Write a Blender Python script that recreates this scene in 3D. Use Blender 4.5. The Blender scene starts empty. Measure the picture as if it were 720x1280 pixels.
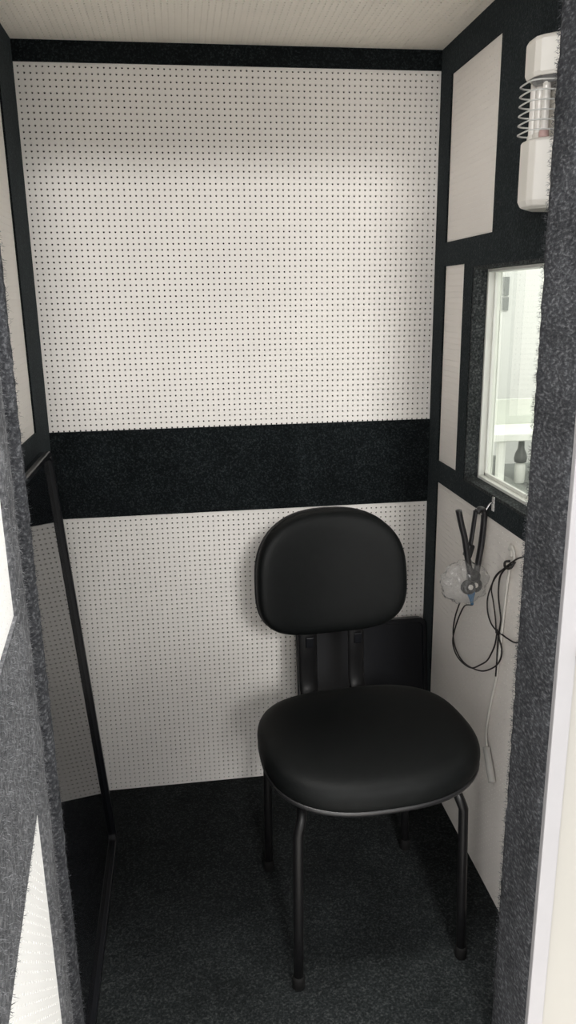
import bpy, bmesh, math, random
import numpy as np
from mathutils import Vector, Matrix, noise

C = bpy.context.scene.collection
random.seed(7)
PI = math.pi

# ------------------------------------------------------------------ materials
def new_mat(name):
    m = bpy.data.materials.new(name); m.use_nodes = True
    nt = m.node_tree; nt.nodes.clear()
    out = nt.nodes.new('ShaderNodeOutputMaterial')
    return m, nt, out

def nd(nt, kind, **kw):
    n = nt.nodes.new(kind)
    for k, v in kw.items():
        if k in n.inputs: n.inputs[k].default_value = v
        else: setattr(n, k, v)
    return n

def rgba(c): return (c[0], c[1], c[2], 1.0)

def solid(name, col, rough=.5, spec=.5, metal=0.0, vary=.06, scale=18, bump=0.0, bscale=200, coat=0.0):
    """plain painted / plastic / metal surface with a faint procedural variation"""
    m, nt, out = new_mat(name)
    p = nd(nt, 'ShaderNodeBsdfPrincipled', Roughness=rough, Metallic=metal)
    p.inputs['Specular IOR Level'].default_value = spec
    p.inputs['Coat Weight'].default_value = coat
    tc = nd(nt, 'ShaderNodeTexCoord')
    n = nd(nt, 'ShaderNodeTexNoise', Scale=scale, Detail=3.0)
    nt.links.new(tc.outputs['Object'], n.inputs['Vector'])
    r = nd(nt, 'ShaderNodeValToRGB')
    r.color_ramp.elements[0].position = .3; r.color_ramp.elements[1].position = .7
    r.color_ramp.elements[0].color = rgba([c * (1 - vary) for c in col])
    r.color_ramp.elements[1].color = rgba([min(1, c * (1 + vary)) for c in col])
    nt.links.new(n.outputs['Fac'], r.inputs['Fac'])
    nt.links.new(r.outputs['Color'], p.inputs['Base Color'])
    if bump:
        b = nd(nt, 'ShaderNodeTexNoise', Scale=bscale, Detail=2.0)
        nt.links.new(tc.outputs['Object'], b.inputs['Vector'])
        bp = nd(nt, 'ShaderNodeBump', Strength=bump, Distance=.001)
        nt.links.new(b.outputs['Fac'], bp.inputs['Height'])
        nt.links.new(bp.outputs['Normal'], p.inputs['Normal'])
    nt.links.new(p.outputs['BSDF'], out.inputs['Surface'])
    return m

def felt(name, dark, mid, light, fleck=260, sheen=.0, bump=.6, patch=14, grain=(1, 1, 1)):
    """needle felt carpet: mottled fibres with light flecks"""
    m, nt, out = new_mat(name)
    p = nd(nt, 'ShaderNodeBsdfPrincipled', Roughness=1.0)
    p.inputs['Specular IOR Level'].default_value = .08
    p.inputs['Sheen Weight'].default_value = sheen
    p.inputs['Sheen Roughness'].default_value = .5; p.inputs['Sheen Tint'].default_value = (.78, .93, 1, 1)
    tc = nd(nt, 'ShaderNodeTexCoord')
    mp = nd(nt, 'ShaderNodeMapping'); mp.inputs['Scale'].default_value = grain
    nt.links.new(tc.outputs['Object'], mp.inputs['Vector'])
    w = nd(nt, 'ShaderNodeTexNoise', Scale=fleck * .35, Detail=2.0)
    nt.links.new(mp.outputs['Vector'], w.inputs['Vector'])
    mixv = nd(nt, 'ShaderNodeMix', data_type='RGBA'); mixv.inputs['Factor'].default_value = .004
    nt.links.new(mp.outputs['Vector'], mixv.inputs['A']); nt.links.new(w.outputs['Color'], mixv.inputs['B'])
    n = nd(nt, 'ShaderNodeTexNoise', Scale=fleck, Detail=3.0, Roughness=.65)
    nt.links.new(mixv.outputs['Result'], n.inputs['Vector'])
    r = nd(nt, 'ShaderNodeValToRGB')
    e = r.color_ramp.elements
    e[0].position = .36; e[0].color = rgba(dark)
    e[1].position = .68; e[1].color = rgba(light)
    k = r.color_ramp.elements.new(.53); k.color = rgba(mid)
    nt.links.new(n.outputs['Fac'], r.inputs['Fac'])
    big = nd(nt, 'ShaderNodeTexNoise', Scale=patch, Detail=4.0)
    nt.links.new(tc.outputs['Object'], big.inputs['Vector'])
    mr = nd(nt, 'ShaderNodeMapRange'); mr.inputs['From Min'].default_value = .3; mr.inputs['From Max'].default_value = .7
    mr.inputs['To Min'].default_value = .75; mr.inputs['To Max'].default_value = 1.25
    nt.links.new(big.outputs['Fac'], mr.inputs['Value'])
    mu = nd(nt, 'ShaderNodeVectorMath', operation='SCALE')
    nt.links.new(r.outputs['Color'], mu.inputs[0]); nt.links.new(mr.outputs['Result'], mu.inputs['Scale'])
    nt.links.new(mu.outputs['Vector'], p.inputs['Base Color'])
    bp = nd(nt, 'ShaderNodeBump', Strength=bump, Distance=.002)
    nt.links.new(n.outputs['Fac'], bp.inputs['Height'])
    nt.links.new(bp.outputs['Normal'], p.inputs['Normal'])
    nt.links.new(p.outputs['BSDF'], out.inputs['Surface'])
    return m

def thin_clear(name, tint, refl, rough=.02, milky=0.0):
    """thin clear sheet: see-through with Fresnel reflection, optional milky scatter"""
    m, nt, out = new_mat(name)
    tr = nd(nt, 'ShaderNodeBsdfTransparent', Color=rgba(tint))
    gl = nd(nt, 'ShaderNodeBsdfGlossy', Roughness=rough)
    fr = nd(nt, 'ShaderNodeFresnel', IOR=1.5)
    geo = nd(nt, 'ShaderNodeNewGeometry')
    inv = nd(nt, 'ShaderNodeMath', operation='SUBTRACT'); inv.inputs[0].default_value = 1.0
    nt.links.new(geo.outputs['Backfacing'], inv.inputs[1])
    a = nd(nt, 'ShaderNodeMath', operation='MULTIPLY'); a.inputs[1].default_value = refl; a.use_clamp = True
    nt.links.new(fr.outputs['Fac'], a.inputs[0])
    b = nd(nt, 'ShaderNodeMath', operation='MULTIPLY')
    nt.links.new(a.outputs[0], b.inputs[0]); nt.links.new(inv.outputs[0], b.inputs[1])
    mx = nd(nt, 'ShaderNodeMixShader')
    nt.links.new(b.outputs[0], mx.inputs['Fac'])
    nt.links.new(tr.outputs[0], mx.inputs[1]); nt.links.new(gl.outputs[0], mx.inputs[2])
    last = mx
    if milky:
        df = nd(nt, 'ShaderNodeBsdfDiffuse', Color=(.9, .9, .9, 1))
        tl = nd(nt, 'ShaderNodeBsdfTranslucent', Color=(.9, .9, .9, 1))
        ad = nd(nt, 'ShaderNodeMixShader'); ad.inputs['Fac'].default_value = .4
        nt.links.new(df.outputs[0], ad.inputs[1]); nt.links.new(tl.outputs[0], ad.inputs[2])
        m2 = nd(nt, 'ShaderNodeMixShader'); m2.inputs['Fac'].default_value = milky
        nt.links.new(mx.outputs[0], m2.inputs[1]); nt.links.new(ad.outputs[0], m2.inputs[2])
        last = m2
    nt.links.new(last.outputs[0], out.inputs['Surface'])
    return m

M = {}
M['board'] = solid('white_perforated_board', (.86, .83, .795), .55, .35, vary=.025, scale=6)
M['board_side'] = solid('painted_perforated_board', (.84, .80, .76), .55, .35, vary=.03, scale=5)
M['board_ceiling'] = solid('painted_ceiling_board', (.86, .81, .73), .6, .3, vary=.04, scale=7)
M['board_door'] = solid('white_door_board', (.84, .835, .82), .5, .4, vary=.02, scale=6)
M['void'] = solid('dark_wool_backing', (.03, .028, .025), .95, .1)
M['black_felt'] = felt('black_carpet', (.0046, .0060, .0067), (.0086, .0108, .0118), (.030, .035, .037), 260, .06)
M['jamb_lit_felt'] = felt('jamb_carpet_lit_tone', (.030, .031, .035), (.052, .0545, .060), (.13, .133, .142), 230, .0, .8, 14, (1, .5, 1))  # booth carpet in a lighter tone; brighter light at the jambs put into the colour
M['door_lit_felt'] = felt('door_carpet_lit_tone', (.060, .062, .066), (.098, .100, .107), (.19, .192, .20), 150, .0, .5, 14)  # same carpet, raised in tone for the bright grazing light on the door
M['fibre'] = solid('pale_grey_carpet_fibre', (.15, .154, .162), .9, .1, vary=.5, scale=300)
M['reveal_lit_felt'] = felt('reveal_carpet_lit_tone', (.020, .022, .023), (.042, .046, .047), (.10, .105, .106), 220, .0)  # black carpet copy with window and doorway light painted into its tone
M['floor_felt'] = felt('dark_grey_floor_carpet', (.0072, .0084, .0088), (.0140, .0160, .0165), (.037, .040, .040), 240, .0, .7, 7)
M['vinyl'] = solid('black_vinyl', (.0040, .0047, .0048), .5, .13, vary=.15, scale=60, bump=.35, bscale=900)
M['black_plastic'] = solid('black_plastic', (.012, .012, .013), .35, .5)
M['black_metal'] = solid('black_enamelled_steel', (.005, .005, .0055), .4, .3)
M['rubber'] = solid('black_rubber', (.005, .005, .005), .8, .15)
M['gloss'] = solid('black_gloss_laminate', (.006, .0065, .008), .035, .55, vary=.05)
M['gloss_rim'] = solid('black_rim_plastic', (.006, .0066, .0085), .3, .3)
M['satin'] = solid('black_satin_laminate', (.0055, .0062, .0085), .38, .22)
M['white_paint'] = solid('white_painted_wood', (.80, .81, .76), .4, .5, vary=.03)
M['white_plastic'] = solid('ivory_plastic', (.74, .71, .66), .38, .5, vary=.03)
M['reflector'] = solid('grey_reflector', (.20, .20, .20), .35, .5, metal=.2)
M['tube_glass'] = solid('white_lamp_glass', (.82, .79, .75), .15, .6, vary=.02)
M['pink_base'] = solid('pinkish_plastic', (.62, .42, .40), .4, .5)
M['wire'] = solid('grey_coated_wire', (.62, .62, .60), .35, .5)
M['steel'] = solid('bright_steel', (.55, .55, .55), .25, .5, metal=1.0)
M['cream'] = solid('cream_laminate', (.33, .318, .295), .4, .4, vary=.015, scale=3)
M['alu'] = solid('white_lacquered_profile', (.31, .303, .315), .4, .5, vary=.02)
M['glass'] = thin_clear('window_glass', (.975, .985, .97), 1.3, .01)
M['film'] = thin_clear('clear_plastic_film', (.95, .95, .95), 1.4, .12, .14)
M['band'] = solid('black_headband_rubber', (.018, .017, .019), .4, .5)
M['blue'] = solid('blue_plastic', (.06, .17, .32), .4, .5)
M['cable'] = solid('black_cable', (.014, .012, .012), .45, .4)
M['cord'] = solid('white_cord', (.66, .64, .60), .45, .4)
M['grip'] = solid('pale_grey_plastic', (.40, .39, .37), .4, .5)
M['room_wall'] = solid('white_room_wall', (.66, .665, .645), .8, .2, vary=.01, scale=2)
M['room_grey'] = solid('grey_plastic_plate', (.22, .23, .225), .5, .4)
M['room_floor'] = solid('grey_vinyl_floor', (.22, .23, .22), .4, .4, vary=.08, scale=9)
M['tile'] = solid('pale_floor_tile', (.66, .64, .60), .35, .4, vary=.04, scale=4)
M['splash'] = solid('pale_grey_laminate', (.55, .57, .52), .5, .3, vary=.02)
M['shelf_grey'] = solid('grey_shelf_laminate', (.20, .21, .20), .5, .3)
M['dark_cap'] = solid('dark_grey_plastic', (.16, .165, .16), .4, .5)

# ------------------------------------------------------------------ mesh helpers
def obj(name, bm, mat, parent=None, smooth=False, bevel=0.0, subsurf=0, segs=2):
    me = bpy.data.meshes.new(name)
    if isinstance(bm, bmesh.types.BMesh):
        bmesh.ops.recalc_face_normals(bm, faces=bm.faces)
        bm.to_mesh(me); bm.free()
    else:
        me.from_pydata(*bm); me.update()
    me.materials.append(mat)
    if smooth:
        me.polygons.foreach_set('use_smooth', [True] * len(me.polygons))
    o = bpy.data.objects.new(name, me); C.objects.link(o)
    if parent is not None: o.parent = parent
    if bevel:
        b = o.modifiers.new('bevel', 'BEVEL'); b.width = bevel; b.segments = segs; b.limit_method = 'ANGLE'
    if subsurf:
        s = o.modifiers.new('subsurf', 'SUBSURF'); s.levels = subsurf; s.render_levels = subsurf
    return o

def empty(name, loc=(0, 0, 0), rz=0.0):
    o = bpy.data.objects.new(name, None); C.objects.link(o)
    o.location = loc; o.rotation_euler = (0, 0, rz); o.empty_display_size = .05
    return o

def tag(o, label=None, cat=None, group=None, kind=None):
    if label: o['label'] = label
    if cat: o['category'] = cat
    if group: o['group'] = group
    if kind: o['kind'] = kind
    return o

def box(bm, x0, x1, y0, y1, z0, z1):
    vs = [bm.verts.new(p) for p in ((x0, y0, z0), (x1, y0, z0), (x1, y1, z0), (x0, y1, z0),
                                    (x0, y0, z1), (x1, y0, z1), (x1, y1, z1), (x0, y1, z1))]
    for f in ((0, 3, 2, 1), (4, 5, 6, 7), (0, 1, 5, 4), (1, 2, 6, 5), (2, 3, 7, 6), (3, 0, 4, 7)):
        bm.faces.new([vs[i] for i in f])
    return vs

def boxes(*bs):
    bm = bmesh.new()
    for b in bs: box(bm, *b)
    return bm

def fuzzy_box(x0, x1, y0, y1, z0, z1, step=.008, amp=.0018, seed=0):
    """a carpeted block: gridded box whose surface wanders a little like felt wrapped round timber"""
    bm = bmesh.new()
    def grid(o, u, v):
        nu = max(1, round(u.length / step)); nv = max(1, round(v.length / step))
        g = [[bm.verts.new(o + u * (i / nu) + v * (j / nv)) for j in range(nv + 1)] for i in range(nu + 1)]
        for i in range(nu):
            for j in range(nv):
                bm.faces.new((g[i][j], g[i + 1][j], g[i + 1][j + 1], g[i][j + 1]))
    X, Y, Z = Vector((x1 - x0, 0, 0)), Vector((0, y1 - y0, 0)), Vector((0, 0, z1 - z0))
    o = Vector((x0, y0, z0))
    grid(o, Y, X); grid(o + Z, X, Y); grid(o, X, Z); grid(o + Y, Z, X); grid(o, Z, Y); grid(o + X, Y, Z)
    bmesh.ops.remove_doubles(bm, verts=bm.verts, dist=1e-5)
    cx, cy, cz = (x0 + x1) / 2, (y0 + y1) / 2, (z0 + z1) / 2
    r = .005
    for v in bm.verts:
        p = v.co
        # round the long edges a little, then wander
        dx = min(abs(p.x - x0), abs(p.x - x1)); dy = min(abs(p.y - y0), abs(p.y - y1))
        if dx < 1e-6 and dy < 1e-6:
            p.x += (1 if p.x < cx else -1) * r * .45; p.y += (1 if p.y < cy else -1) * r * .45
        n = noise.noise_vector(Vector((p.x * 90 + seed, p.y * 90, p.z * 90)))
        n2 = noise.noise_vector(Vector((p.x * 14 + seed, p.y * 14, p.z * 14)))
        p.x += amp * (n.x + n2.x * .25); p.y += amp * (n.y + n2.y * .25)
    return bm

def perforated(u0, u1, v0, v1, pu, pv, pitch, r, depth, to3):
    """Board with real round holes. (u,v) plane coordinates; holes at pu+i*pitch, pv+j*pitch; to3(u,v,d) -> xyz, d = depth behind the face."""
    i0 = math.ceil((u0 + r * 1.3 - pu) / pitch); i1 = math.floor((u1 - r * 1.3 - pu) / pitch)
    j0 = math.ceil((v0 + r * 1.3 - pv) / pitch); j1 = math.floor((v1 - r * 1.3 - pv) / pitch)
    us = [u0] + [pu + (i + .5) * pitch for i in range(i0, i1)] + [u1]
    vs = [v0] + [pv + (j + .5) * pitch for j in range(j0, j1)] + [v1]
    nu, nv = len(us) - 1, len(vs) - 1
    U, V = np.meshgrid(us, vs, indexing='ij')
    verts = [np.stack([U.ravel(), V.ravel(), np.zeros(U.size)], 1)]
    def cid(i, j): return i * (nv + 1) + j
    I, J = np.meshgrid(np.arange(nu), np.arange(nv), indexing='ij'); I = I.ravel(); J = J.ravel()
    cu = pu + (i0 + I) * pitch; cv = pv + (j0 + J) * pitch
    base = U.size
    ang = np.radians(22.5 + 45 * np.arange(8))
    ru = cu[:, None] + r * np.cos(ang); rv = cv[:, None] + r * np.sin(ang)
    n = len(I)
    verts.append(np.stack([ru.ravel(), rv.ravel(), np.zeros(n * 8)], 1))
    verts.append(np.stack([ru.ravel(), rv.ravel(), np.full(n * 8, depth)], 1))
    o = base + np.arange(n)[:, None] * 8 + np.arange(8); b = o + n * 8
    c00, c10, c11, c01 = I * (nv + 1) + J, (I + 1) * (nv + 1) + J, (I + 1) * (nv + 1) + J + 1, I * (nv + 1) + J + 1
    # octagon: 0:ENE 1:NNE 2:NNW 3:WNW 4:WSW 5:SSW 6:SSE 7:ESE
    quads = [np.stack(q, 1) for q in ((c00, c10, o[:, 6], o[:, 5]), (c10, c11, o[:, 0], o[:, 7]),
                                      (c11, c01, o[:, 2], o[:, 1]), (c01, c00, o[:, 4], o[:, 3]))]
    for k in range(8):
        quads.append(np.stack((o[:, k], o[:, (k + 1) % 8], b[:, (k + 1) % 8], b[:, k]), 1))
    tris = [np.stack(t, 1) for t in ((c00, o[:, 5], o[:, 4]), (c10, o[:, 7], o[:, 6]), (c11, o[:, 1], o[:, 0]), (c01, o[:, 3], o[:, 2]))]
    P = np.concatenate(verts)
    pts = [to3(*p) for p in P.tolist()]
    # outer edge of the sheet
    k = len(pts)
    pts += [to3(u0, v0, depth), to3(u1, v0, depth), to3(u1, v1, depth), to3(u0, v1, depth)]
    faces = np.concatenate(quads).tolist() + np.concatenate(tris).tolist()
    ring = [[cid(i, 0) for i in range(nu + 1)], [cid(nu, j) for j in range(nv + 1)], [cid(i, nv) for i in range(nu, -1, -1)], [cid(0, j) for j in range(nv, -1, -1)]]
    for e, row in enumerate(ring):
        faces.append([k + (e + 1) % 4, k + e] + row)
    return (pts, [], faces)

def smooth_path(pts, n=6):
    P = [Vector(p) for p in pts]
    if len(P) < 3: return P
    out = []
    for i in range(len(P) - 1):
        p0 = P[i - 1] if i else P[0] * 2 - P[1]; p1, p2 = P[i], P[i + 1]
        p3 = P[i + 2] if i + 2 < len(P) else P[-1] * 2 - P[-2]
        for k in range(n):
            t = k / n
            out.append(.5 * ((2 * p1) + (p2 - p0) * t + (2 * p0 - 5 * p1 + 4 * p2 - p3) * t * t + (3 * p1 - p0 - 3 * p2 + p3) * t ** 3))
    out.append(P[-1]); return out

def tube(bm, path, ra, rb=None, seg=10, side=None, closed=False):
    """sweep an ellipse (ra across 'side', rb the other way) along a polyline"""
    rb = rb or ra
    P = [Vector(p) for p in path]; n = len(P)
    rings = []; up = Vector(side).normalized() if side else None
    for i in range(n):
        if closed: t = (P[(i + 1) % n] - P[i - 1]).normalized()
        else: t = (P[min(i + 1, n - 1)] - P[max(i - 1, 0)]).normalized()
        if up is None:
            up = t.orthogonal().normalized()
        a = (up - t * up.dot(t))
        a = a.normalized() if a.length > 1e-6 else t.orthogonal().normalized()
        if side is None: up = a
        b = t.cross(a)
        rings.append([bm.verts.new(P[i] + a * ra * math.cos(2 * PI * k / seg) + b * rb * math.sin(2 * PI * k / seg)) for k in range(seg)])
    for i in range(n if closed else n - 1):
        A, B = rings[i], rings[(i + 1) % n]
        for k in range(seg):
            bm.faces.new((A[k], A[(k + 1) % seg], B[(k + 1) % seg], B[k]))
    if not closed:
        bm.faces.new(rings[0][::-1]); bm.faces.new(rings[-1])

def tube_bm(path, ra, rb=None, seg=10, side=None, closed=False):
    bm = bmesh.new(); tube(bm, path, ra, rb, seg, side, closed); return bm

def loft(rings, cap0=True, cap1=True):
    bm = bmesh.new(); R = [[bm.verts.new(p) for p in r] for r in rings]; n = len(R[0])
    for a, b in zip(R, R[1:]):
        for k in range(n): bm.faces.new((a[k], a[(k + 1) % n], b[(k + 1) % n], b[k]))
    if cap0: bm.faces.new(R[0][::-1])
    if cap1: bm.faces.new(R[-1])
    return bm

def lathe(profile, seg=24):
    return loft([[(r * math.cos(2 * PI * k / seg), r * math.sin(2 * PI * k / seg), z) for k in range(seg)] for r, z in profile])

def move(bm, mat):
    bmesh.ops.transform(bm, matrix=mat, verts=bm.verts); return bm

def rrect(w, h, r, n=5):
    pts = []
    for cx, cy, a0 in ((w / 2 - r, h / 2 - r, 0), (-w / 2 + r, h / 2 - r, 90), (-w / 2 + r, -h / 2 + r, 180), (w / 2 - r, -h / 2 + r, 270)):
        for k in range(n + 1):
            a = math.radians(a0 + 90 * k / n); pts.append((cx + r * math.cos(a), cy + r * math.sin(a)))
    return pts

# ------------------------------------------------------------------ dimensions (metres)
XL, XR, H = -.0122, .9112, 1.779
YF = -.83            # inner face of the front wall
YO = -.9465          # outer face of the front wall
DX0, DX1, DZ = .100, .7797, 1.745   # door opening
p = .0125
TH = .004            # carpet thickness proud of the boards
Z61 = .9681

# ------------------------------------------------------------------ the booth
fl = obj('floor', boxes((-.11, 1.01, YO, .10, -.06, 0)), M['floor_felt']); tag(fl, 'dark grey carpeted booth floor', None, None, 'structure')

wb = obj('wall_back', boxes((-.11, 1.01, .012, .10, 0, 1.85)), M['void']); tag(wb, kind='structure')
obj('perforated_panel', perforated(-.0115, XR, Z61 - .5 * p, 1.745, 0, Z61, p, .0021, .004, lambda u, v, d: (u, d, v)), M['board'], wb)
obj('perforated_panel', perforated(-.0115, XR, 0, .7573 + .5 * p, 0, .7573 - 60 * p, p, .0021, .004, lambda u, v, d: (u, d, v)), M['board'], wb)
obj('carpet_band', boxes((XL, XR, -TH, .012, .7573, .9665), (XL, XR, -TH, .012, 1.7385, H)), M['black_felt'], wb)

wl = obj('wall_left', boxes((-.11, XL - .012, YF, .012, 0, 1.85)), M['void']); tag(wl, kind='structure')
side_l = lambda u, v, d: (XL - d, u, v)
obj('perforated_panel', perforated(YF, -.155, .985, 1.722, -.16, .99, p, .0014, .004, side_l), M['board_side'], wl)
obj('perforated_panel', perforated(YF, -.155, 0, .763, -.16, .01, p, .0014, .004, side_l), M['board_side'], wl)
obj('carpet_trim', boxes((XL - .012, XL + TH, -.157, 0, 0, H), (XL - .012, XL + TH, YF, -.157, .7573, .9915), (XL - .012, XL + TH, YF, -.157, 1.7154, H)), M['black_felt'], wl)

# right wall with the observation window
WY0, WY1, WZ0, WZ1 = -.66, -.248, .867, 1.316
xs0, xs1 = XR + .012, .966
wr = obj('wall_right', boxes((xs0, xs1, WY1, .012, 0, 1.85), (xs0, xs1, YF, WY0, 0, 1.85), (xs0, xs1, WY0, WY1, 0, WZ0), (xs0, xs1, WY0, WY1, WZ1, 1.85)), M['void'])
tag(wr, kind='structure')
side_r = lambda u, v, d: (XR + d, u, v)
obj('perforated_panel', perforated(-.345, -.066, 1.370, 1.720, -.075, 1.38, p, .0013, .003, side_r), M['board_side'], wr)
obj('perforated_panel', perforated(-.200, -.066, .870, 1.328, -.075, .88, p, .0013, .003, side_r), M['board_side'], wr)
obj('perforated_panel', perforated(YF, -.066, 0, .828, -.075, .01, p, .0013, .003, side_r), M['board_side'], wr)
a, b = XR - TH, xs0
obj('carpet_trim', boxes((a, b, -.0705, 0, 0, 1.7154), (a, b, YF, 0, 1.7154, H),
    (a, b, -.3393, -.0705, 1.3236, 1.3748), (a, b, WY1, -.1961, .8754, 1.3236),
    (a, b, YF, -.3393, WZ1, 1.7154), (a, b, -.3393, WY1, WZ1, 1.3236),
    (a, b, WY1, -.0705, .8241, .8754), (a, b, YF, WY1, .8241, WZ0), (a, b, YF, WY0, WZ0, WZ1)), M['black_felt'], wr)

w1 = empty('window_1', (0, 0, 0)); tag(w1, kind='structure')
t = .006
obj('carpet_reveal', boxes((a + .001, .937, WY1 - t, WY1, WZ0, WZ1), (a + .001, .937, WY0, WY0 + t, WZ0, WZ1),
    (a + .001, .937, WY0 + t, WY1 - t, WZ0, WZ0 + t), (a + .001, .937, WY0 + t, WY1 - t, WZ1 - t, WZ1)), M['reveal_lit_felt'], w1)
f = .012
obj('window_frame', boxes((.937, .968, WY1 - f, WY1, WZ0, WZ1), (.937, .968, WY0, WY0 + f, WZ0, WZ1),
    (.937, .968, WY0 + f, WY1 - f, WZ0, WZ0 + f), (.937, .968, WY0 + f, WY1 - f, WZ1 - f, WZ1)), M['white_paint'], w1, bevel=.0012)
obj('glazing_bead', boxes((.949, .955, WY1 - f - .007, WY1 - f, WZ0 + f, WZ1 - f), (.949, .955, WY0 + f, WY0 + f + .007, WZ0 + f, WZ1 - f),
    (.949, .955, WY0 + f, WY1 - f, WZ0 + f, WZ0 + f + .007)), M['white_paint'], w1, bevel=.001)
obj('glass_pane', boxes((.9545, .9575, WY0 + f, WY1 - f, WZ0 + f, WZ1 - f)), M['glass'], w1)
obj('glass_pane', boxes((.9640, .9665, WY0 + f, WY1 - f, WZ0 + f, WZ1 - f)), M['glass'], w1)

ce = obj('ceiling', boxes((-.11, 1.01, YO, .10, H + .012, 1.85)), M['void']); tag(ce, kind='structure')
obj('perforated_panel', perforated(XL, XR, YF, 0, 0, -.01, p, .0021, .004, lambda u, v, d: (u, v, H + d)), M['board_ceiling'], ce)

# front wall: carpeted door jambs, lintel, cream outer skin
wf = empty('wall_front'); tag(wf, kind='structure')
obj('door_jamb', fuzzy_box(DX1, 1.01, YO, YF, 0, 1.85, seed=3), M['jamb_lit_felt'], wf, smooth=True)
obj('door_jamb', fuzzy_box(-.11, DX0 - .016, YO, YF - .026, 0, 1.85, seed=11), M['jamb_lit_felt'], wf, smooth=True)
obj('door_stop', fuzzy_box(-.11, DX0, YF - .028, YF, 0, 1.85, seed=17), M['jamb_lit_felt'], wf, smooth=True)
obj('door_lintel', boxes((DX0, DX1, YO, YF, DZ, 1.85)), M['jamb_lit_felt'], wf)
obj('outer_skin', boxes((DX1 + .003, 1.02, YO - .004, YO + .001, -.06, 1.86), (-.12, DX0 - .003, YO - .004, YO + .001, -.06, 1.86), (-.12, 1.02, YO - .004, YO + .001, DZ + .003, 1.86)), M['cream'], wf)
tr = obj('trim_1', boxes((DX1 - .001, DX1 + .0235, YO - .015, YO - .0045, -.06, 1.775)), M['alu'], bevel=.0015); tag(tr, kind='structure')

# the open door, hinged on the left jamb, swung out towards the viewer
dang = math.atan2(-1, .087)
d1 = empty('door_1', (.109, -.95, 0), dang); tag(d1, kind='structure')   # local x runs from the hinge to the free edge, local y = +: inner face side
DW, DT, D0, D1 = .72, .06, .02, 1.74
obj('door_core', boxes((0.002, DW, -DT, -.012, D0, D1)), M['void'], d1)
dface = lambda u, v, d: (u, -.004 - d, v)
obj('perforated_panel', perforated(.075, DW - .07, .925, 1.66, .1, .94, p, .0016, .003, dface), M['board_door'], d1)
obj('perforated_panel', perforated(.075, DW - .07, .11, .705, .1, .115, p, .0016, .003, dface), M['board_door'], d1)
obj('door_stile', fuzzy_box(0, .081, -.055, .001, D0, D1, step=.012, amp=.0010, seed=5), M['door_lit_felt'], d1, smooth=True)
obj('door_stile', boxes((DW - .08, DW + .001, -.055, 0, D0, D1)), M['door_lit_felt'], d1)
obj('door_rail', boxes((.081, DW - .08, -.012, 0, .70, .931), (.081, DW - .08, -.012, 0, D0, .115), (.081, DW - .08, -.012, 0, 1.655, D1)), M['door_lit_felt'], d1)
obj('outer_skin', boxes((.0, DW, -DT - .004, -DT, D0, D1)), M['cream'], d1)

# short loose fibres standing along the carpet edges of the doorway
def pile(name, x0, x1, y0, y1, z0, z1, n, nx, ny, seed, parent, mat='jamb_lit_felt', ln=(.002, .005)):
    rnd = random.Random(seed); V = []; F = []
    for _ in range(n):
        o = Vector((rnd.uniform(x0, x1), rnd.uniform(y0, y1), rnd.uniform(z0, z1)))
        d = Vector((nx + rnd.uniform(-.8, .8), ny + rnd.uniform(-.8, .8), rnd.uniform(-1, 1))).normalized()
        side = d.cross(Vector((rnd.uniform(-1, 1), rnd.uniform(-1, 1), rnd.uniform(-1, 1)))).normalized() * .00022
        l = rnd.uniform(*ln); bend = Vector((rnd.uniform(-1, 1), rnd.uniform(-1, 1), rnd.uniform(-1, 1))) * l * .5
        a_, b_, c_ = o - d * .001, o + d * l * .55, o + d * l + bend
        k = len(V); V += [tuple(a_ - side), tuple(a_ + side), tuple(b_ + side), tuple(b_ - side), tuple(c_)]
        F += [(k, k + 1, k + 2, k + 3), (k + 3, k + 2, k + 4)]
    return tag(obj(name, (V, [], F), M[mat], parent), kind='stuff')
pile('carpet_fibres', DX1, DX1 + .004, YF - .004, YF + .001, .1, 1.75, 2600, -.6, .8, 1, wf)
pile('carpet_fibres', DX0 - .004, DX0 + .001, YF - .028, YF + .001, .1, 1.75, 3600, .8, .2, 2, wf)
pile('carpet_fibres', .0, .012, -.006, .002, .1, 1.7, 1800, -.6, .8, 3, d1, 'door_lit_felt')
pile('carpet_fibres', .0, .08, -.001, .001, .1, 1.7, 5200, .1, .8, 5, d1, 'fibre', (.002, .005))
pile('carpet_fibres', .07, .62, -.001, .001, .70, .931, 9000, .1, .8, 6, d1, 'fibre', (.002, .005))

# latch keeper on the outer skin beside the opening
lk = empty('latch_keeper', (.821, YO - .004, .812)); lk.parent = wf
obj('plate', boxes((-.0165, .022, -.003, 0, -.035, .035)), M['alu'], lk, bevel=.0015)
obj('keeper', loft([[(x * s, -.003 - d, z * s) for x, z in rrect(.036, .050, .012)] for s, d in ((1, 0), (1, .016), (.9, .022), (.6, .024))]), M['white_plastic'], lk, smooth=True)

# ------------------------------------------------------------------ chair
def superell(w, h, n, k=48, skew=0.0):
    pts = []
    for i in range(k):
        a_ = 2 * PI * i / k; c, s = math.cos(a_), math.sin(a_)
        x = w / 2 * math.copysign(abs(c) ** (2 / n), c); y = h / 2 * math.copysign(abs(s) ** (2 / n), s)
        pts.append((x * (1 + skew * y / h), y))
    return pts

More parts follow.
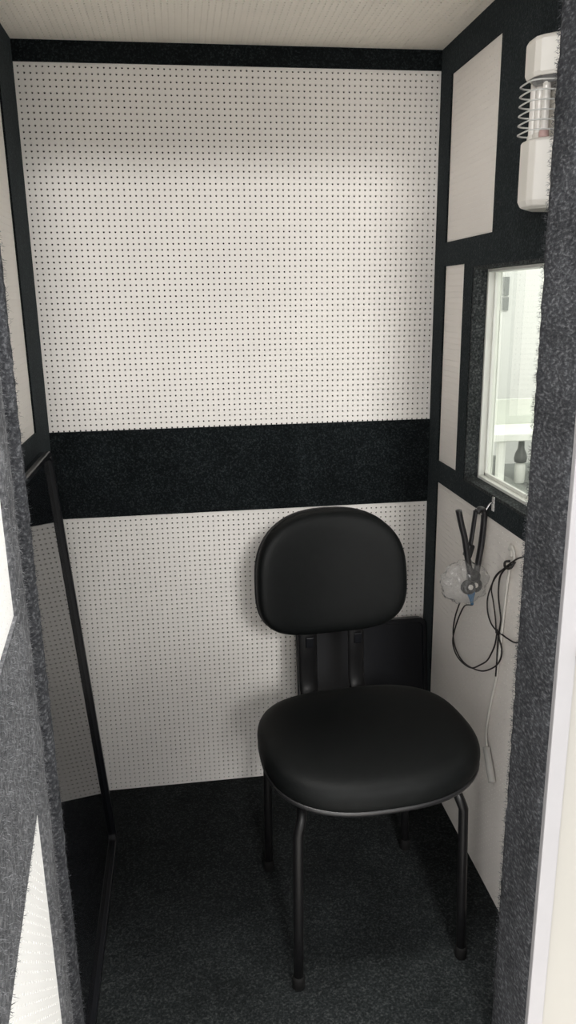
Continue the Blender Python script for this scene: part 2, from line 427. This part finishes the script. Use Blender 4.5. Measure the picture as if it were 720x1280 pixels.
ch = empty('visitor_chair', (.6176, -.5085, 0), math.radians(3.7))
tag(ch, 'black vinyl four-legged chair with rounded backrest facing the doorway', 'chair')
sc_y = -.036
out = superell(.412, .350, 2.8, 64, -.05)
def seat_ring(s, z):
    r = []
    for x, y in out:
        zz = z - .016 * max(0, -(y * s) / .175) ** 2.5 * (1 if z > .40 else .7)
        r.append((x * s, y * s + sc_y, zz + .006 * (abs(x * s) / .2) ** 2))
    return r
obj('seat', loft([seat_ring(s, z) for s, z in ((.90, .409), (.975, .412), (.995, .418), (1.006, .427), (1.006, .438), (.985, .449), (.94, .457), (.85, .461), (.65, .461), (.40, .459), (.15, .458))]), M['vinyl'], ch, smooth=True, subsurf=1)
obj('seat_shell', loft([seat_ring(s, z) for s, z in ((.55, .387), (.85, .391), (.955, .399), (.995, .408), (1.003, .413), (.998, .417), (.98, .416), (.90, .412))]), M['black_plastic'], ch, smooth=True)
bo = [(x * (1 - .05 * z / .27), z) for x, z in [((.325 / 2) * math.copysign(abs(c) ** (2 / n), c), (.270 / 2) * math.copysign(abs(q) ** (2 / n), q))
      for c, q, n in [(math.cos(2 * PI * k / 64), math.sin(2 * PI * k / 64), 2.45 if math.sin(2 * PI * k / 64) > 0 else 3.3) for k in range(64)]]]
BC = Vector((-.007, .222, .690)); tilt = math.radians(-7)
def back_ring(s, d):
    r = []
    for x, z in bo:
        X, Z = x * s, z * s
        q = Vector((X, d - .035 * (X / .17) ** 2, Z))
        q = Matrix.Rotation(tilt, 3, 'X') @ q
        r.append(tuple(BC + q))
    return r
obj('backrest', loft([back_ring(s, d) for s, d in ((.93, .012), (.995, .010), (1.008, .0), (1.005, -.012), (.98, -.024), (.93, -.031), (.82, -.035), (.6, -.036), (.35, -.036), (.12, -.036))]), M['vinyl'], ch, smooth=True, subsurf=1)
obj('backrest_shell', loft([back_ring(s, d) for s, d in ((.92, .006), (1.0, .008), (1.015, .013), (1.0, .020), (.93, .027), (.8, .031), (.4, .033), (.1, .033))]), M['black_plastic'], ch, smooth=True)
for sx in (-1, 1):
    cx = .056 * sx + .007
    path = smooth_path([(cx, .02, .380), (cx, .12, .379), (cx, .195, .382), (cx, .228, .400), (cx, .240, .440), (cx, .243, .50), (cx, .248, .58), (cx, .256, .66)], 6)
    bar = obj('back_support', tube_bm(path, .0215 if sx < 0 else .019, .006, 16, (1, 0, 0)), M['black_metal'], ch, smooth=True)
    sl = boxes((cx - .006, cx + .012, .2325, .2375, .505, .530))
    obj('adjuster', sl, M['gloss_rim'], bar, bevel=.002)
LX, LY = .1635, .1595
for sx in (-1, 1):
    for sy in (-1, 1):
        x = sx * LX; y = sy * LY
        path = [(x, y, .008), (x - sx * (.0035 if sx > 0 else .001), y, .12), (x - sx * (.007 if sx > 0 else .002), y, .24), (x - sx * (.010 if sx > 0 else .003), y, .34)]
        x -= sx * (.010 if sx > 0 else .003)
        for k in range(1, 8):
            q = PI / 2 * k / 7
            path.append((x - sx * .012 * math.sin(q), y - sy * .03 * (1 - math.cos(q)), .34 + .036 * math.sin(q)))
        path.append((x - sx * .014, y - sy * .06, .3765))
        leg = obj('leg', tube_bm(path, .0092, None, 12), M['black_metal'], ch, smooth=True)
        obj('rubber_foot', move(lathe([(.0098, 0), (.0118, .002), (.0118, .022), (.0098, .027)], 16), Matrix.Translation((sx * LX, y, 0))), M['rubber'], leg, smooth=True)
    x = sx * (LX - .014)
    obj('side_rail', tube_bm([(x, -LY + .055, .3765), (x, 0, .3765), (x, LY - .055, .3765)], .0092, None, 12), M['black_metal'], ch, smooth=True)
for y in (-.085, .075):
    obj('cross_bar', tube_bm([(-LX + .01, y, .3765), (0, y, .3765), (LX - .01, y, .3765)], .011, .0075, 12, (0, 1, 0)), M['black_metal'], ch, smooth=True)

# ------------------------------------------------------------------ black gloss panels with a raised rim
def gloss_panel(name, w, h, label, rim=.012, deep=.010, cr=.022, face='gloss'):
    """local: x along the width, z up the height, front towards -y"""
    root = empty(name); tag(root, label, 'panel')
    prof = rrect(w, h, cr, 6)
    inner = rrect(w - 2 * rim, h - 2 * rim, cr - rim * .6, 6)
    up = lambda pts, y: [(x, y, z + h / 2) for x, z in pts]
    obj('sheet', loft([up(prof, .010), up(prof, 0), up(inner, -.0005)]), M[face], root)
    obj('rim', loft([up(prof, .0), up(prof, -deep + .002), up(rrect(w - .004, h - .004, cr - .002, 6), -deep), up(rrect(w - 2 * rim + .003, h - 2 * rim + .003, cr - rim * .6, 6), -deep), up(inner, -deep + .002), up(inner, .0)], False, False), M['gloss_rim'], root)
    return root
gp = gloss_panel('gloss_panel', .62, .963, 'tall black glossy panel leaning against the left booth wall')
# its width runs along the left wall, its top leans on that wall; the front looks into the booth (+x)
lean = math.atan2(.066, .963)
gp.matrix_world = Matrix.Translation((.083, -.512, .002)) @ Matrix.Rotation(-lean, 4, 'Y') @ Matrix.Rotation(PI / 2, 4, 'Z')
g2 = gloss_panel('gloss_panel', .345, .452, 'low black panel leaning in the corner behind the chair', face='satin')
lean2 = math.atan2(.065, .452)
g2.matrix_world = Matrix.Translation((.733, -.092, .003)) @ Matrix.Rotation(-lean2, 4, 'X')

# ------------------------------------------------------------------ wall lamp
lm = empty('wall_lamp', (XR - TH, -.60, 1.50))
tag(lm, 'unlit ivory wall lamp with bare tubes and wire guard above the window', 'lamp')
def lamp_prof(s=0.0):   # (x into room negative, y)
    return [(0, .040 - s), (-.030, .036 - s), (-.058 + s, .017 - s), (-.062 + s, .010 - s), (-.062 + s, -.020 + s), (-.056 + s, -.030 + s), (-.030, -.044 + s), (0, -.048 + s)]
lr = lambda s, z: [(x, y, z) for x, y in lamp_prof(s)]
obj('back_plate', boxes((-.010, 0, -.040, .034, -.112, .13)), M['white_plastic'], lm, bevel=.002)
cap = obj('upper_housing', loft([lr(.010, .0735), lr(.003, .0700), lr(0, .076), lr(0, .118), lr(.003, .124), lr(.010, .127)]), M['white_plastic'], lm, bevel=.0015)
obj('reflector', loft([lr(.012, .062), lr(.006, .0715)]), M['reflector'], cap)
obj('screw', move(lathe([(.002, 0), (.002, .0012)], 10), Matrix.Translation((-.060, .000, .113)) @ Matrix.Rotation(-PI / 2, 4, 'Y')), M['dark_cap'], cap)
low = obj('lower_housing', loft([lr(.010, -.114), lr(.003, -.110), lr(0, -.102), lr(0, -.018), lr(.002, -.015), lr(.008, -.013)]), M['white_plastic'], lm, bevel=.0015)
obj('screw', move(lathe([(.002, 0), (.002, .0012)], 10), Matrix.Translation((-.060, .003, -.094)) @ Matrix.Rotation(-PI / 2, 4, 'Y')), M['dark_cap'], low)
for tx, ty in ((-.038, .025), (-.038, .005), (-.038, -.017)):
    tb = obj('tube', tube_bm([(tx, ty, z) for z in (-.013, 0, .03, .06, .072)], .0062, None, 14), M['tube_glass'], lm, smooth=True)
    obj('tube_base', move(lathe([(.0075, 0), (.0075, .010), (.0064, .012)], 14), Matrix.Translation((tx, ty, -.014))), M['pink_base'] if ty < 0 else M['white_plastic'], tb, smooth=True)
gd = bmesh.new()
for k in range(6):
    z = -.004 + k * .0135
    loop = [(-.002, .030, z), (-.045, .0285, z), (-.060, .023, z), (-.066, .012, z), (-.066, -.020, z), (-.060, -.030, z), (-.045, -.036, z), (-.002, -.038, z)]
    tube(gd, smooth_path(loop, 4), .0013, None, 6)
for x, y in ((-.012, .030), (-.012, -.038)):
    tube(gd, [(x, y, -.016), (x, y, .03), (x, y, .076)], .0011, None, 6)
obj('wire_guard', gd, M['wire'], lm, smooth=True)

# ------------------------------------------------------------------ hook, headset, cover, cords
hk = empty('wall_hook', (XR - TH, -.42, .856)); tag(hk, 'small bright metal hook on the black rail under the window', 'hook')
obj('plate', boxes((-.002, 0, -.006, .006, -.014, .016)), M['steel'], hk, bevel=.0012)
obj('hook_arm', tube_bm(smooth_path([(-.001, 0, .004), (-.008, 0, .000), (-.014, 0, -.010), (-.020, 0, -.017), (-.028, 0, -.018), (-.034, 0, -.012), (-.035, 0, -.006)], 5), .0022, None, 8), M['steel'], hk, smooth=True)

hs = empty('audio_headset', (.873, -.42, .70)); tag(hs, 'black wired headset hanging from the hook below the window', 'headset')
O = Vector((.873, -.42, .70))
def loc(pts): return [tuple(Vector(q) - O) for q in pts]
hb = obj('headband', tube_bm(smooth_path(loc([(.8335, -.424, .848), (.837, -.424, .833), (.841, -.424, .817), (.849, -.423, .790), (.857, -.422, .750), (.865, -.421, .715), (.868, -.421, .703)]), 5), .0085, .0060, 12, (0, 1, 0)), M['band'], hs, smooth=True)
obj('headband', tube_bm(smooth_path(loc([(.8725, -.421, .842), (.880, -.420, .8475), (.888, -.419, .842), (.8895, -.418, .822), (.888, -.417, .783), (.884, -.418, .749), (.8795, -.419, .716), (.876, -.420, .703)]), 5), .0085, .0060, 12, (0, 1, 0)), M['band'], hs, smooth=True)
obj('inner_band', tube_bm(smooth_path(loc([(.8735, -.412, .842), (.872, -.412, .826), (.869, -.413, .800), (.865, -.416, .775), (.861, -.419, .760), (.856, -.421, .757)]), 5), .007, .004, 12, (0, 1, 0)), M['band'], hs, smooth=True)
obj('slider', move(boxes((-.007, .007, -.010, .010, -.014, .014)), Matrix.Translation((.8605 - O.x, -.419 - O.y, .762 - O.z)) @ Matrix.Rotation(.25, 4, 'Y')), M['black_plastic'], hs, bevel=.003)
obj('yoke', loft([[(x * s, y * s, z) for x, y in rrect(.026, .020, .006)] for s, z in ((.55, -.004), (1, .0), (1, .010), (.7, .020))]), M['black_plastic'], hs, smooth=True)
for dx, dy, rr in ((-.0105, -.003, .55), (.006, .006, -.5)):
    e = obj('earphone', move(lathe([(.004, -.010), (.0135, -.009), (.0150, -.004), (.0150, .003), (.0125, .007), (.005, .008)], 20), Matrix.Translation((dx, dy, -.016)) @ Matrix.Rotation(rr, 4, 'Y') @ Matrix.Rotation(PI / 2 - .35, 4, 'X')), M['black_plastic'], hs, smooth=True)
    obj('ear_ring', move(lathe([(.0035, .0075), (.0055, .0070), (.0055, .0090), (.0035, .0095)], 16), Matrix.Translation((dx, dy, -.016)) @ Matrix.Rotation(rr, 4, 'Y') @ Matrix.Rotation(PI / 2 - .35, 4, 'X')), M['white_plastic'], e, smooth=True)
obj('connector', loft([[(x * s - .004 + dx, y * s, z) for x, y in rrect(.016, .012, .004)] for s, z, dx in ((.35, -.056, .004), (.55, -.044, .002), (1, -.032, 0), (1.1, -.020, -.001))]), M['blue'], hs, smooth=True)
obj('cord', tube_bm(smooth_path(loc([(.873, -.42, .646), (.885, -.39, .630), (.895, -.324, .601), (.895, -.294, .564), (.895, -.272, .525), (.896, -.257, .488), (.897, -.268, .468), (.897, -.296, .461), (.897, -.337, .465), (.896, -.383, .480), (.896, -.426, .509), (.896, -.457, .533), (.897, -.475, .558), (.898, -.488, .585), (.899, -.492, .613)]), 6), .0016, None, 8), M['cable'], hs, smooth=True)
obj('cord', tube_bm(smooth_path(loc([(.896, -.290, .594), (.897, -.264, .551), (.899, -.249, .510), (.900, -.256, .480), (.900, -.285, .465), (.901, -.322, .462), (.901, -.371, .473), (.901, -.424, .493), (.901, -.468, .520), (.902, -.498, .546), (.903, -.510, .569), (.903, -.508, .585), (.903, -.494, .600), (.902, -.484, .615)]), 6), .0016, None, 8), M['cable'], hs, smooth=True)

# crinkled clear cover round the earphones
def cover_mesh():
    bm = bmesh.new(); nu, nv = 56, 20
    rings = []
    for j in range(nv + 1):
        ph = -PI / 2 + PI * j / nv
        if j in (0, nv): continue
        r = []
        for i in range(nu):
            th = 2 * PI * i / nu
            q = Vector((math.cos(ph) * math.cos(th), math.sin(ph), math.cos(ph) * math.sin(th)))
            k = 1 + .09 * noise.noise(q * 5.0) + .06 * noise.noise(q * 11 + Vector((3, 1, 2))) + .05 * math.sin(th * 9 + 3 * noise.noise(q * 3)) * math.cos(ph)
            r.append((q.x * .050 * k, q.y * .022 * (1 + .5 * noise.noise(q * 7)), q.z * .046 * k))
        rings.append(r)
    bm.free()
    return loft(rings)
cv = obj('plastic_cover', move(cover_mesh(), Matrix.Identity(4)), M['film'], None, smooth=True)
cv.location = (.8545, -.419, .694); tag(cv, 'crinkled clear plastic cover round the earphones of the hanging headset', 'plastic cover')

cb = empty('audio_cable', (.90, -.52, .77)); tag(cb, 'thin black cable looped on the right wall beside the door jamb', 'cable')
O = Vector((.90, -.52, .77))
obj('strand', tube_bm(smooth_path(loc([(.902, -.640, .826), (.902, -.579, .799), (.902, -.553, .786), (.902, -.527, .769), (.902, -.493, .744), (.902, -.461, .716), (.902, -.437, .680), (.902, -.428, .652), (.902, -.436, .627), (.902, -.455, .614), (.904, -.476, .609), (.905, -.500, .611), (.905, -.531, .615), (.905, -.560, .621), (.905, -.586, .634), (.905, -.650, .672)]), 6), .0016, None, 8), M['cable'], cb, smooth=True)
obj('strand', tube_bm(smooth_path(loc([(.899, -.536, .770), (.899, -.510, .751), (.899, -.490, .729), (.899, -.486, .704), (.899, -.489, .683), (.900, -.496, .662), (.902, -.499, .642), (.903, -.493, .616), (.903, -.489, .585), (.903, -.490, .550), (.903, -.489, .514)]), 6), .0017, None, 8), M['cable'], cb, smooth=True)
obj('strand', tube_bm(smooth_path(loc([(.897, -.530, .766), (.897, -.476, .727), (.897, -.457, .693), (.897, -.468, .671), (.899, -.475, .648), (.901, -.478, .627), (.901, -.483, .606)]), 6), .0015, None, 8), M['cable'], cb, smooth=True)
obj('tie', tube_bm(smooth_path(loc([(.905, -.519, .770), (.896, -.516, .768), (.894, -.522, .760), (.896, -.540, .764), (.905, -.539, .776)]), 5), .0026, None, 8), M['cable'], cb, smooth=True)

wc = empty('response_cord', (.90, -.50, .55)); tag(wc, 'white cord with a pale cylindrical grip hanging down the right wall', 'cord')
O = Vector((.90, -.50, .55))
obj('cord', tube_bm(smooth_path(loc([(.905, -.509, .790), (.905, -.514, .797), (.905, -.527, .795), (.905, -.533, .785), (.905, -.527, .770), (.906, -.513, .746), (.906, -.502, .667), (.906, -.496, .596), (.906, -.484, .509), (.906, -.470, .458), (.905, -.457, .395), (.904, -.455, .360), (.902, -.470, .335)]), 6), .0022, .0045, 8, (1, 0, 0)), M['cord'], wc, smooth=True)
pa, pb = Vector((.9015, -.468, .338)) - O, Vector((.899, -.513, .284)) - O
obj('grip', tube_bm([pa + (pb - pa) * s for s in (0, .04, .12, .5, .88, .96, 1)], .0078, None, 14), M['grip'], wc, smooth=True)
obj('cord_anchor', boxes((.9045 - O.x, .9105 - O.x, -.520 - O.y, -.508 - O.y, .778 - O.z, .802 - O.z)), M['white_plastic'], wc, bevel=.002)

# ------------------------------------------------------------------ the room seen through the window, and round the booth
of = obj('floor_outer', boxes((-2.6, 1.02, -6.4, 2.3, -.10, -.06)), M['tile']); tag(of, kind='structure')
og = obj('floor_neighbour', boxes((1.02, 3.6, -6.4, 2.3, -.10, -.06)), M['room_floor']); tag(og, kind='structure')
rw = obj('wall_far', boxes((1.02, 3.6, 2.2, 2.3, -.06, 2.6)), M['room_wall']); tag(rw, kind='structure')
for nm, x, z, w, h, lab in (('switch_plate', 2.016, 1.312, .046, .095, 'upper grey switch plate on the white wall seen through the window'),
                            ('switch_plate', 2.010, 1.222, .062, .068, 'lower grey switch plate on the white wall seen through the window')):
    s = obj(nm, boxes((x - w / 2, x + w / 2, 2.19, 2.2, z - h / 2, z + h / 2)), M['room_grey'], bevel=.002); tag(s, lab, 'switch')
    obj('rocker', boxes((x - w / 5, x + w / 5, 2.187, 2.191, z - h / 4, z + h / 4)), M['room_grey'], s, bevel=.001)
ct = empty('counter', (1.95, 1.42, -.06)); tag(ct, 'narrow white counter with grey splashback in the room behind the glass', 'counter')
cz = .06
obj('top', boxes((-.33, .9, -.12, .14, cz + .650, cz + .684)), M['white_paint'], ct, bevel=.004)
obj('splashback', boxes((-.33, .9, .14, .16, cz + .650, cz + .800)), M['splash'], ct, bevel=.003)
for x in (-.275, .84):
    obj('leg', boxes((x - .016, x + .016, -.10, -.07, 0, cz + .650)), M['white_paint'], ct, bevel=.003)
    obj('leg', boxes((x - .016, x + .016, .12, .15, 0, cz + .650)), M['white_paint'], ct, bevel=.003)
obj('shelf', boxes((-.33, .9, -.10, .5, cz + .395, cz + .415)), M['shelf_grey'], ct, bevel=.003)
bt = empty('bottle', (1.845, 1.50, .415)); tag(bt, 'white bottle with a dark rounded cap on the shelf behind the glass', 'bottle')
obj('body', lathe([(.020, 0), (.024, .004), (.025, .06), (.024, .085), (.018, .095)], 20), M['white_paint'], bt, smooth=True)
obj('cap', lathe([(.012, .095), (.027, .100), (.030, .118), (.026, .140), (.016, .162), (.013, .205), (.010, .210)], 20), M['dark_cap'], bt, smooth=True)
bw = empty('grey_tub', (1.73, 1.55, .415)); tag(bw, 'round grey tub on the shelf beneath the white counter', 'tub')
obj('body', lathe([(.030, 0), (.034, .003), (.038, .10), (.040, .104), (.037, .104), (.033, .01)], 24), M['room_grey'], bw, smooth=True)
obj('lid', lathe([(.040, .104), (.041, .110), (.030, .120), (.006, .122)], 24), M['shelf_grey'], bw, smooth=True)

# ------------------------------------------------------------------ the photographer, standing behind the camera in the doorway's outer room
def skinned(name, pts, edges, mat, parent, sub=2):
    me = bpy.data.meshes.new(name); me.from_pydata([q[0] for q in pts], edges, []); me.update()
    o = bpy.data.objects.new(name, me); C.objects.link(o); o.parent = parent
    sk = o.modifiers.new('skin', 'SKIN'); sk.use_smooth_shade = True
    lay = me.skin_vertices[0] if me.skin_vertices else me.attributes.new('skin', 'FLOAT', 'POINT')
    for v, q in zip(me.skin_vertices[0].data, pts):
        v.radius = q[1] if isinstance(q[1], tuple) else (q[1], q[1])
    me.skin_vertices[0].data[0].use_root = True
    su = o.modifiers.new('subsurf', 'SUBSURF'); su.levels = sub; su.render_levels = sub
    me.materials.append(mat); return o
M['shirt'] = solid('dark_blue_cotton', (.05, .06, .09), .9, .1)
M['trousers'] = solid('dark_denim', (.03, .035, .05), .9, .1)
M['skin'] = solid('skin', (.50, .33, .25), .6, .3)
M['hair'] = solid('dark_hair', (.02, .015, .012), .6, .3)
pe = empty('person', (.31, -2.10, -.06)); tag(pe, 'person in a dark shirt holding up a phone in front of the doorway', 'person')
bp_ = [((0, 0, .88), (.15, .11)), ((0, .0, 1.02), (.13, .10)), ((0, .0, 1.20), (.15, .105)), ((0, -.01, 1.33), (.12, .085)), ((0, -.01, 1.42), (.055, .055)), ((0, .01, 1.47), (.052, .056)), ((0, .015, 1.56), (.078, .092)), ((0, .005, 1.615), (.06, .07))]
be = [(0, 1), (1, 2), (2, 3), (3, 4), (4, 5), (5, 6), (6, 7)]
for sx in (-1, 1):
    k = len(bp_)
    bp_ += [((sx * .17, -.01, 1.335), (.062, .062)), ((sx * .235, .04, 1.10), (.047, .047)), ((sx * .10, .185, 1.20), (.036, .036)), ((sx * .055, .225, 1.245), (.026, .026)), ((sx * .045, .238, 1.275), (.030, .018)), ((sx * .045, .240, 1.315), (.030, .014))]
    be += [(3, k), (k, k + 1), (k + 1, k + 2), (k + 2, k + 3), (k + 3, k + 4), (k + 4, k + 5)]
    k = len(bp_)
    bp_ += [((sx * .10, 0, .80), (.095, .095)), ((sx * .11, .01, .47), (.062, .062)), ((sx * .11, -.02, .09), (.042, .042)), ((sx * .115, .03, .035), (.045, .034)), ((sx * .125, .15, .03), (.040, .026))]
    be += [(0, k), (k, k + 1), (k + 1, k + 2), (k + 2, k + 3), (k + 3, k + 4)]
body = skinned('body', bp_, be, M['shirt'], pe)
hr = obj('hair', lathe([(.020, .105), (.065, .090), (.090, .050), (.098, .0), (.092, -.045), (.080, -.06)], 24), M['hair'], pe, smooth=True, subsurf=1)
hr.location = (0, -.005, 1.575)
for sx in (-1, 1):
    for q in range(4):
        x = sx * (.052 + .004 * q)
        zf_ = 1.300 + .013 * q - .02
        skinned('finger', [((sx * .05, .238, zf_), .0085), ((sx * .070, .246, zf_ + .004), .0080), ((sx * .076, .262, zf_ + .005), .0072), ((sx * .062, .268, zf_ + .006), .0065)], [(0, 1), (1, 2), (2, 3)], M['skin'], pe, 1)
ph = empty('mobile_phone', (.305, -1.846, 1.240)); tag(ph, 'black phone held up by the person in front of the doorway', 'phone')
obj('case', move(boxes((-.037, .037, -.004, .004, -.076, .060)), Matrix.Rotation(-.2, 4, 'X')), M['black_plastic'], ph, bevel=.003)

# ------------------------------------------------------------------ light
def area(name, loc, rot, sx, sy, e, col=(1, 1, 1)):
    l = bpy.data.lights.new(name, 'AREA'); l.shape = 'RECTANGLE'; l.size = sx; l.size_y = sy; l.energy = e; l.color = col
    o = bpy.data.objects.new(name, l); C.objects.link(o); o.location = loc; o.rotation_euler = rot
    return o
area('ceiling_lamp', (.62, -1.17, 2.65), (0, 0, 0), 1.2, .16, 42, (1, .97, .93))
area('outer_room_fill', (-1.15, -4.0, 1.6), (math.radians(90), 0, math.radians(-22)), 1.8, 2.0, 95, (1, .985, .96))  # added fill to lift the booth interior and right wall; stands for no known window
area('ceiling_panel', (.62, -5.4, 2.65), (0, 0, 0), .6, 1.8, 270, (1, .98, .95))
area('neighbour_room_lamp', (2.1, .9, 2.55), (0, 0, 0), 1.2, .6, 20, (1, 1, .97))

w = bpy.data.worlds.new('world'); bpy.context.scene.world = w; w.use_nodes = True
nt = w.node_tree; bg = nt.nodes['Background']
bg.inputs['Color'].default_value = (1, .985, .965, 1); bg.inputs['Strength'].default_value = 1.08

# ------------------------------------------------------------------ camera
cam = bpy.data.cameras.new('camera'); co = bpy.data.objects.new('camera', cam); C.objects.link(co)
cam.sensor_fit = 'VERTICAL'; cam.sensor_height = 36; cam.lens = 959.2186 / 1280 * 36; cam.clip_start = .02
Rm = Matrix(((0.9905289942948454, 0.050907221292452, -0.12751770967800238), (-0.13643175817818104, 0.26041890101334414, -0.9558077062649225), (-0.015449492601775314, 0.9641527113560815, 0.2648978338210117)))
co.matrix_world = Matrix.Translation((.30494544, -1.83102407, 1.25307181)) @ Rm.to_4x4()
sc = bpy.context.scene; sc.camera = co
sc.view_settings.view_transform = 'Standard'; sc.view_settings.look = 'None'
sc.view_settings.exposure = .62; sc.view_settings.gamma = 1.0; sc.view_settings.use_curve_mapping = False
sc.cycles.max_bounces = 10; sc.cycles.diffuse_bounces = 6; sc.cycles.transparent_max_bounces = 16
